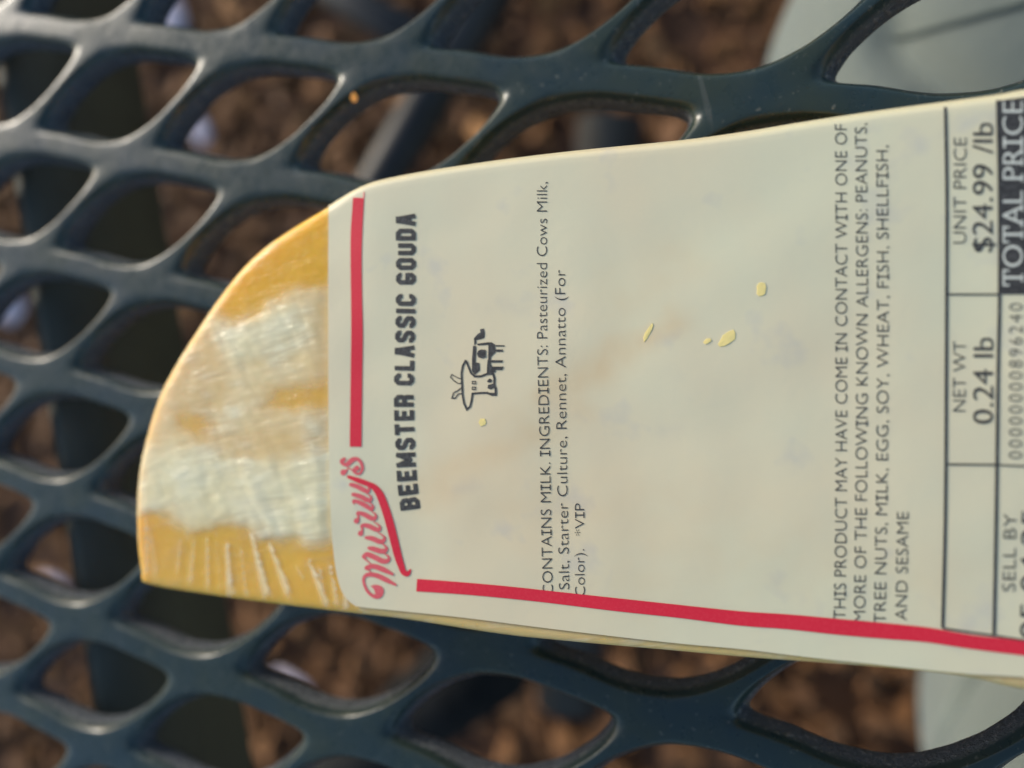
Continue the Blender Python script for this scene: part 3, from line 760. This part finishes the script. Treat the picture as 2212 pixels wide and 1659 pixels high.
# title in narrow block capitals with cut corners: strokes on a 1 x 1 box, stem .22
GL = {
 'B': (1, [[(0, 0), (0, 1)], [(0, 1), (.70, 1), (1, .86), (1, .64), (.80, .52), (0, .52)], [(.80, .52), (1, .38), (1, .14), (.70, 0), (0, 0)]]),
 'E': (.85, [[(0, 0), (0, 1)], [(0, 1), (1, 1)], [(0, .5), (.85, .5)], [(0, 0), (1, 0)]]),
 'M': (1.35, [[(0, 0), (0, 1)], [(0, 1), (.5, .25)], [(.5, .25), (1, 1)], [(1, 1), (1, 0)]]),
 'S': (1, [[(1, .76), (1, .88), (.70, 1), (.30, 1), (0, .88), (0, .66), (.25, .55), (.75, .45), (1, .34), (1, .12), (.70, 0), (.30, 0), (0, .12), (0, .24)]]),
 'T': (.95, [[(0, 1), (1, 1)], [(.5, 0), (.5, 1)]]),
 'R': (1, [[(0, 0), (0, 1)], [(0, 1), (.70, 1), (1, .86), (1, .62), (.75, .48), (0, .48)], [(.72, .48), (1, .34), (1, 0)]]),
 'C': (1, [[(1, .72), (1, .86), (.70, 1), (.30, 1), (0, .86), (0, .14), (.30, 0), (.70, 0), (1, .14), (1, .28)]]),
 'L': (.8, [[(0, 1), (0, 0)], [(0, 0), (1, 0)]]),
 'A': (1, [[(0, 0), (.38, 1)], [(.62, 1), (1, 0)], [(.3, 1), (.7, 1)], [(.2, .30), (.8, .30)]]),
 'I': (.02, [[(0, 0), (0, 1)]]),
 'G': (1, [[(1, .78), (1, .86), (.70, 1), (.30, 1), (0, .86), (0, .14), (.30, 0), (.70, 0), (1, .14), (1, .40)], [(.55, .40), (1, .40)]]),
 'O': (1, [[(.30, 1), (0, .86), (0, .14), (.30, 0), (.70, 0), (1, .14), (1, .86), (.70, 1), (.30, 1)]]),
 'U': (1, [[(0, 1), (0, .14), (.30, 0), (.70, 0), (1, .14), (1, 1)]]),
 'D': (1, [[(0, 0), (0, 1)], [(0, 1), (.66, 1), (1, .84), (1, .16), (.66, 0), (0, 0)]]),
}
def title(s, line, cap, stem):
    B = resample(catmull(np.array(line, float), 8), 4); S = np.r_[0, np.cumsum(np.linalg.norm(np.diff(B, axis=0), axis=1))]
    T = np.gradient(B, axis=0); T /= np.linalg.norm(T, axis=1)[:, None]
    bw = 1.0; gap = .98; x = 0; it = []          # in units of the box width (letter width minus one stem)
    for c in s:
        if c == ' ': x += .9; continue
        w_ = GL[c][0]; it.append((c, x, w_)); x += w_ + gap
    tot = x - gap; U = (S[-1] - stem) / tot; pr = Print()
    for c, x0, w_ in it:
        for st in GL[c][1]:
            P_ = []
            for j, (gx, gy) in enumerate(st):
                hx = (x0 + gx * w_) * U + stem / 2; yy = stem / 2 + gy * (cap - stem)
                P_.append([hx, yy])
            P_ = np.array(P_)
            if not np.allclose(P_[0], P_[-1]) and c not in 'SCGU' or len(st) == 2:   # let open ends reach the letter's edge
                d0 = P_[0] - P_[1]; d0 /= np.linalg.norm(d0); d1 = P_[-1] - P_[-2]; d1 /= np.linalg.norm(d1)
                P_[0] += d0 * stem * .42; P_[-1] += d1 * stem * .42
            bx = np.interp(P_[:, 0], S, B[:, 0]); by = np.interp(P_[:, 0], S, B[:, 1]); tx = np.interp(P_[:, 0], S, T[:, 0]); ty = np.interp(P_[:, 0], S, T[:, 1])
            pr.ribbon(np.column_stack([bx + ty * P_[:, 1], by - tx * P_[:, 1], np.full(len(P_), stem)]))
    return pr.build('title_lettering', M_BLACK)
title('BEEMSTER CLASSIC GOUDA', [(908, 1098), (901, 1040), (897, 960), (894, 880), (895, 780), (898, 650), (898, 462)], 43, 9.6)

# red script name and swash, traced stroke by stroke
def lg(pts): return [((1200 + x / 2.07375) / 1.8228, (1700 + y / 2.07375) / 1.8228, w / 3.78) for x, y, w in pts]
pr = Print()
for st in ([(548, 1262, 14), (572, 1268, 40), (605, 1295, 76), (600, 1335, 56), (560, 1342, 30), (512, 1302, 24), (484, 1240, 22), (482, 1195, 24), (512, 1168, 32), (580, 1172, 38), (660, 1208, 40), (742, 1250, 18)],
           [(505, 1112, 36), (560, 1098, 40), (640, 1125, 42), (716, 1163, 22)],
           [(600, 1185, 7), (550, 1155, 8), (505, 1112, 14)],
           [(482, 1020, 34), (510, 1002, 40), (570, 1025, 42), (635, 1056, 42), (676, 1052, 34), (684, 1022, 18), (640, 985, 8)],
           [(600, 1110, 7), (540, 1080, 8), (484, 1030, 16)],
           [(524, 950, 26), (560, 957, 40), (620, 975, 40), (658, 968, 34), (664, 942, 18), (625, 905, 8)],
           [(500, 865, 26), (550, 872, 40), (612, 897, 40), (642, 888, 32), (648, 860, 18), (600, 822, 8)],
           [(455, 830, 44), (470, 802, 16), (466, 765, 24), (520, 770, 38), (580, 797, 38), (608, 796, 30), (610, 770, 16), (565, 735, 8)],
           [(422, 728, 44), (438, 700, 16), (432, 662, 24), (490, 678, 38), (548, 708, 38), (575, 702, 30), (577, 675, 14), (535, 640, 8)],
           [(402, 590, 10), (398, 565, 24), (440, 575, 34), (500, 605, 38), (540, 632, 30), (556, 610, 18), (520, 572, 9), (440, 540, 9)],
           [(395, 512, 30), (450, 527, 38), (505, 555, 38), (536, 556, 28), (538, 528, 14), (500, 500, 8)],
           [(378, 432, 32), (430, 447, 38), (488, 478, 38), (516, 486, 28), (524, 462, 16), (505, 435, 8)],
           [(315, 332, 50), (338, 318, 22), (350, 302, 6)],
           [(322, 222, 26), (302, 242, 34), (322, 268, 26), (352, 262, 38), (385, 232, 40), (425, 222, 30), (458, 252, 26), (470, 300, 24), (450, 340, 20), (420, 340, 20), (402, 318, 30), (425, 298, 44)],
           [(342, 285, 6), (365, 300, 10), (395, 318, 10)]):
    pr.ribbon(lg(st), cap=True, sub=6)
pr.build('script_lettering', M_PINK, .00001)
pr = Print()
pr.ribbon(lg([(356, 368, 26), (430, 395, 40), (510, 425, 42), (565, 452, 48), (608, 505, 60), (640, 580, 64), (680, 700, 66), (720, 850, 66), (757, 1000, 62), (785, 1090, 54), (806, 1145, 46), (838, 1160, 40), (862, 1128, 14)]), cap=True, sub=8)
pr.build('script_swash', M_RED, .00002)
# red bars
pr = Print()
pr.ribbon(resample(catmull([(775, 414, 24), (773, 450, 24), (770, 500, 25), (769, 560, 24), (770, 640, 24), (771, 720, 25), (770, 800, 25), (769, 880, 25), (768, 965, 25)], 4), 14))
pr.build('red_bar', M_RED, .00001)
pr = Print()
pr.ribbon(resample(catmull([(900, 1264, 27), (1000, 1271, 26), (1100, 1280, 26), (1200, 1291, 26), (1330, 1306, 28), (1470, 1321, 28), (1600, 1336, 31), (1700, 1343, 32), (1800, 1353, 34), (1900, 1362, 34), (2000, 1371, 32), (2100, 1387, 30), (2212, 1400, 32), (2420, 1425, 32)], 4), 14))
pr.build('red_bar', M_RED, .00001)
# ruled lines and the black block
def rule(pts, w_, name='ruled_line'):
    pr = Print(); pr.ribbon(resample(catmull([(x, y, w_) for x, y in pts], 4), 14)); return pr.build(name, M_BLACK, .00002)
rule([(2042, 231), (2045, 400), (2045, 553), (2044, 800), (2042, 1106), (2036, 1356)], 6.5)
rule([(2155, 216), (2159, 420), (2159, 640), (2156, 800), (2152, 1106), (2147, 1370)], 7)
rule([(2045, 636), (2158, 636)], 4); rule([(2042, 1003), (2156, 1004)], 4); rule([(2156, 1004), (2212, 1007), (2400, 1012)], 3.5)
rule([(2036, 1357), (2090, 1365), (2147, 1373), (2212, 1383), (2400, 1408)], 4)
pr = Print(); cols = np.linspace(0, 1, 16)
for i in range(15):
    for j in range(24):
        q_ = []
        for a_, b_ in ((i, j), (i + 1, j), (i + 1, j + 1), (i, j + 1)):
            q_.append((2158 + a_ * 12, (217 - a_ * 1.6) + (636 - 217 + a_ * 1.6) * b_ / 24))
        pr.add(q_, [[0, 1, 2, 3]], lift=0)
pr.build('black_block', M_BLACK, .00001)
text('TOTAL PRICE', [(2210, 618), (2210, 219)], 43, mat=M_WHITE, serif=True, extra=.00003, bold=.02)

# cow drawing
def cw(pts, w_=None):
    return [((1700 + p[0] / 3.3175) / 1.8228, (1200 + p[1] / 3.3175) / 1.8228) + ((( p[2] if len(p) > 2 else w_) / 6.05,) if (w_ or len(p) > 2) else ()) for p in pts]
pr = Print()
for pl in ([(630, 320), (680, 310), (692, 370), (685, 432), (640, 450), (580, 462), (580, 505), (556, 532), (550, 440), (600, 382), (635, 362)],
           [(540, 535), (582, 542), (570, 752), (622, 762), (628, 855), (560, 915), (525, 862), (526, 700)],
           [(590, 508), (730, 490), (780, 490), (826, 520), (830, 622), (772, 682), (768, 722), (736, 720), (740, 522), (600, 532)],
           [(730, 722), (768, 722), (770, 782), (832, 852), (832, 882), (720, 892), (722, 800)],
           [(832, 527), (952, 529), (952, 545), (832, 545)], [(832, 584), (930, 584), (930, 614), (832, 614)],
           [(768, 724), (930, 724), (918, 754), (768, 754)], [(800, 808), (942, 808), (916, 852), (800, 850)],
           [(706, 590), (706, 686), (660, 700), (612, 688), (590, 640), (612, 598), (650, 584)],
           [(735, 1050), (800, 1030), (815, 1085), (770, 1108), (728, 1090)], [(720, 1000), (755, 962), (790, 985), (775, 1012), (740, 1018)],
           [(782, 1150), (820, 1150), (820, 1080), (850, 1080), (850, 1190), (780, 1190), (720, 1165), (725, 1145)]):
    pr.poly([p[:2] for p in cw(pl)])
for st, w_ in (([(445, 722), (405, 800), (388, 900), (396, 1050), (402, 1180), (422, 1290), (458, 1368), (500, 1330), (520, 1250), (532, 1160), (640, 1152), (740, 1150)], 26),
               ([(448, 730), (480, 812), (512, 890), (560, 935), (640, 935), (720, 905), (800, 900), (818, 960), (816, 1040), (830, 1090)], 27),
               ([(398, 975), (330, 950), (262, 910), (246, 948), (300, 1002), (350, 1030), (402, 1020)], 12),
               ([(388, 1085), (342, 1120), (284, 1150), (262, 1222), (305, 1222), (345, 1165), (398, 1160)], 15),
               ([(530, 1000), (572, 1000), (572, 1032), (530, 1032), (530, 1000)], 12), ([(530, 1075), (572, 1075), (572, 1108), (530, 1108), (530, 1075)], 12)):
    pr.ribbon(cw(st, w_))
pr.build('cow_drawing', M_BLACK)
bpy.data.objects.remove(fo_)

# ------------------------------------------------------------------ crumbs
M_CRUMB = m_chip('crumb_yellow', (.90, .68, .20), (.94, .77, .32))
def crumb(px, py, L_, W_, ang, lab, mat=M_CRUMB, name='cheese_crumb', on_mesh=False, seed=0):
    rnd = random.Random(seed); c = at(px, py, .0001) if on_mesh else surf([px], [py], LOFF + .00002)[0]
    bm = bmesh.new(); N_ = 11; top = []; bot = []
    for k in range(N_):
        t = 2 * math.pi * k / N_; r_ = rnd.uniform(.82, 1.1)
        top.append(bm.verts.new((math.cos(t) * L_ * r_ * .95, math.sin(t) * W_ * r_ * .95, rnd.uniform(.00003, .00006)))); bot.append(bm.verts.new((math.cos(t) * L_ * r_, math.sin(t) * W_ * r_, 0)))
    ct = bm.verts.new((0, 0, .00006))
    for k in range(N_):
        k2 = (k + 1) % N_; bm.faces.new([top[k], top[k2], ct]); bm.faces.new([bot[k], bot[k2], top[k2], top[k]])
    me = bpy.data.meshes.new(name); bm.to_mesh(me); bm.free(); o = link(name, me, mat, smooth=False)
    o.location = c; o.rotation_euler = (0, 0, ang); return tag(o, lab, 'crumb' if name == 'cheese_crumb' else 'leaf bit')
crumb(1572, 731, .0013, .00065, .5, 'largest yellow cheese crumb, lying on the blank middle of the label', seed=1)
crumb(1645, 625, .0008, .0006, 1.3, 'pale round crumb nearest the allergen text, on the blank part of the label', seed=5)
crumb(1400, 718, .0013, .0003, .9, 'thin yellow sliver of cheese on the label, right of the ingredient text', seed=9)
crumb(1042, 912, .0006, .0005, .2, 'small yellow crumb on the label, just below the cow drawing', seed=14)
crumb(1528, 737, .0005, .0003, .2, 'tiny faint crumb right beside the largest crumb on the label', seed=17)
crumb(765, 210, .0006, .0009, .2, 'tiny orange leaf bit lying on the dark mesh above the label corner', mat=m_chip('orange_bit', (.65, .25, .03), (.75, .32, .05)), name='leaf_bit', on_mesh=True, seed=3)
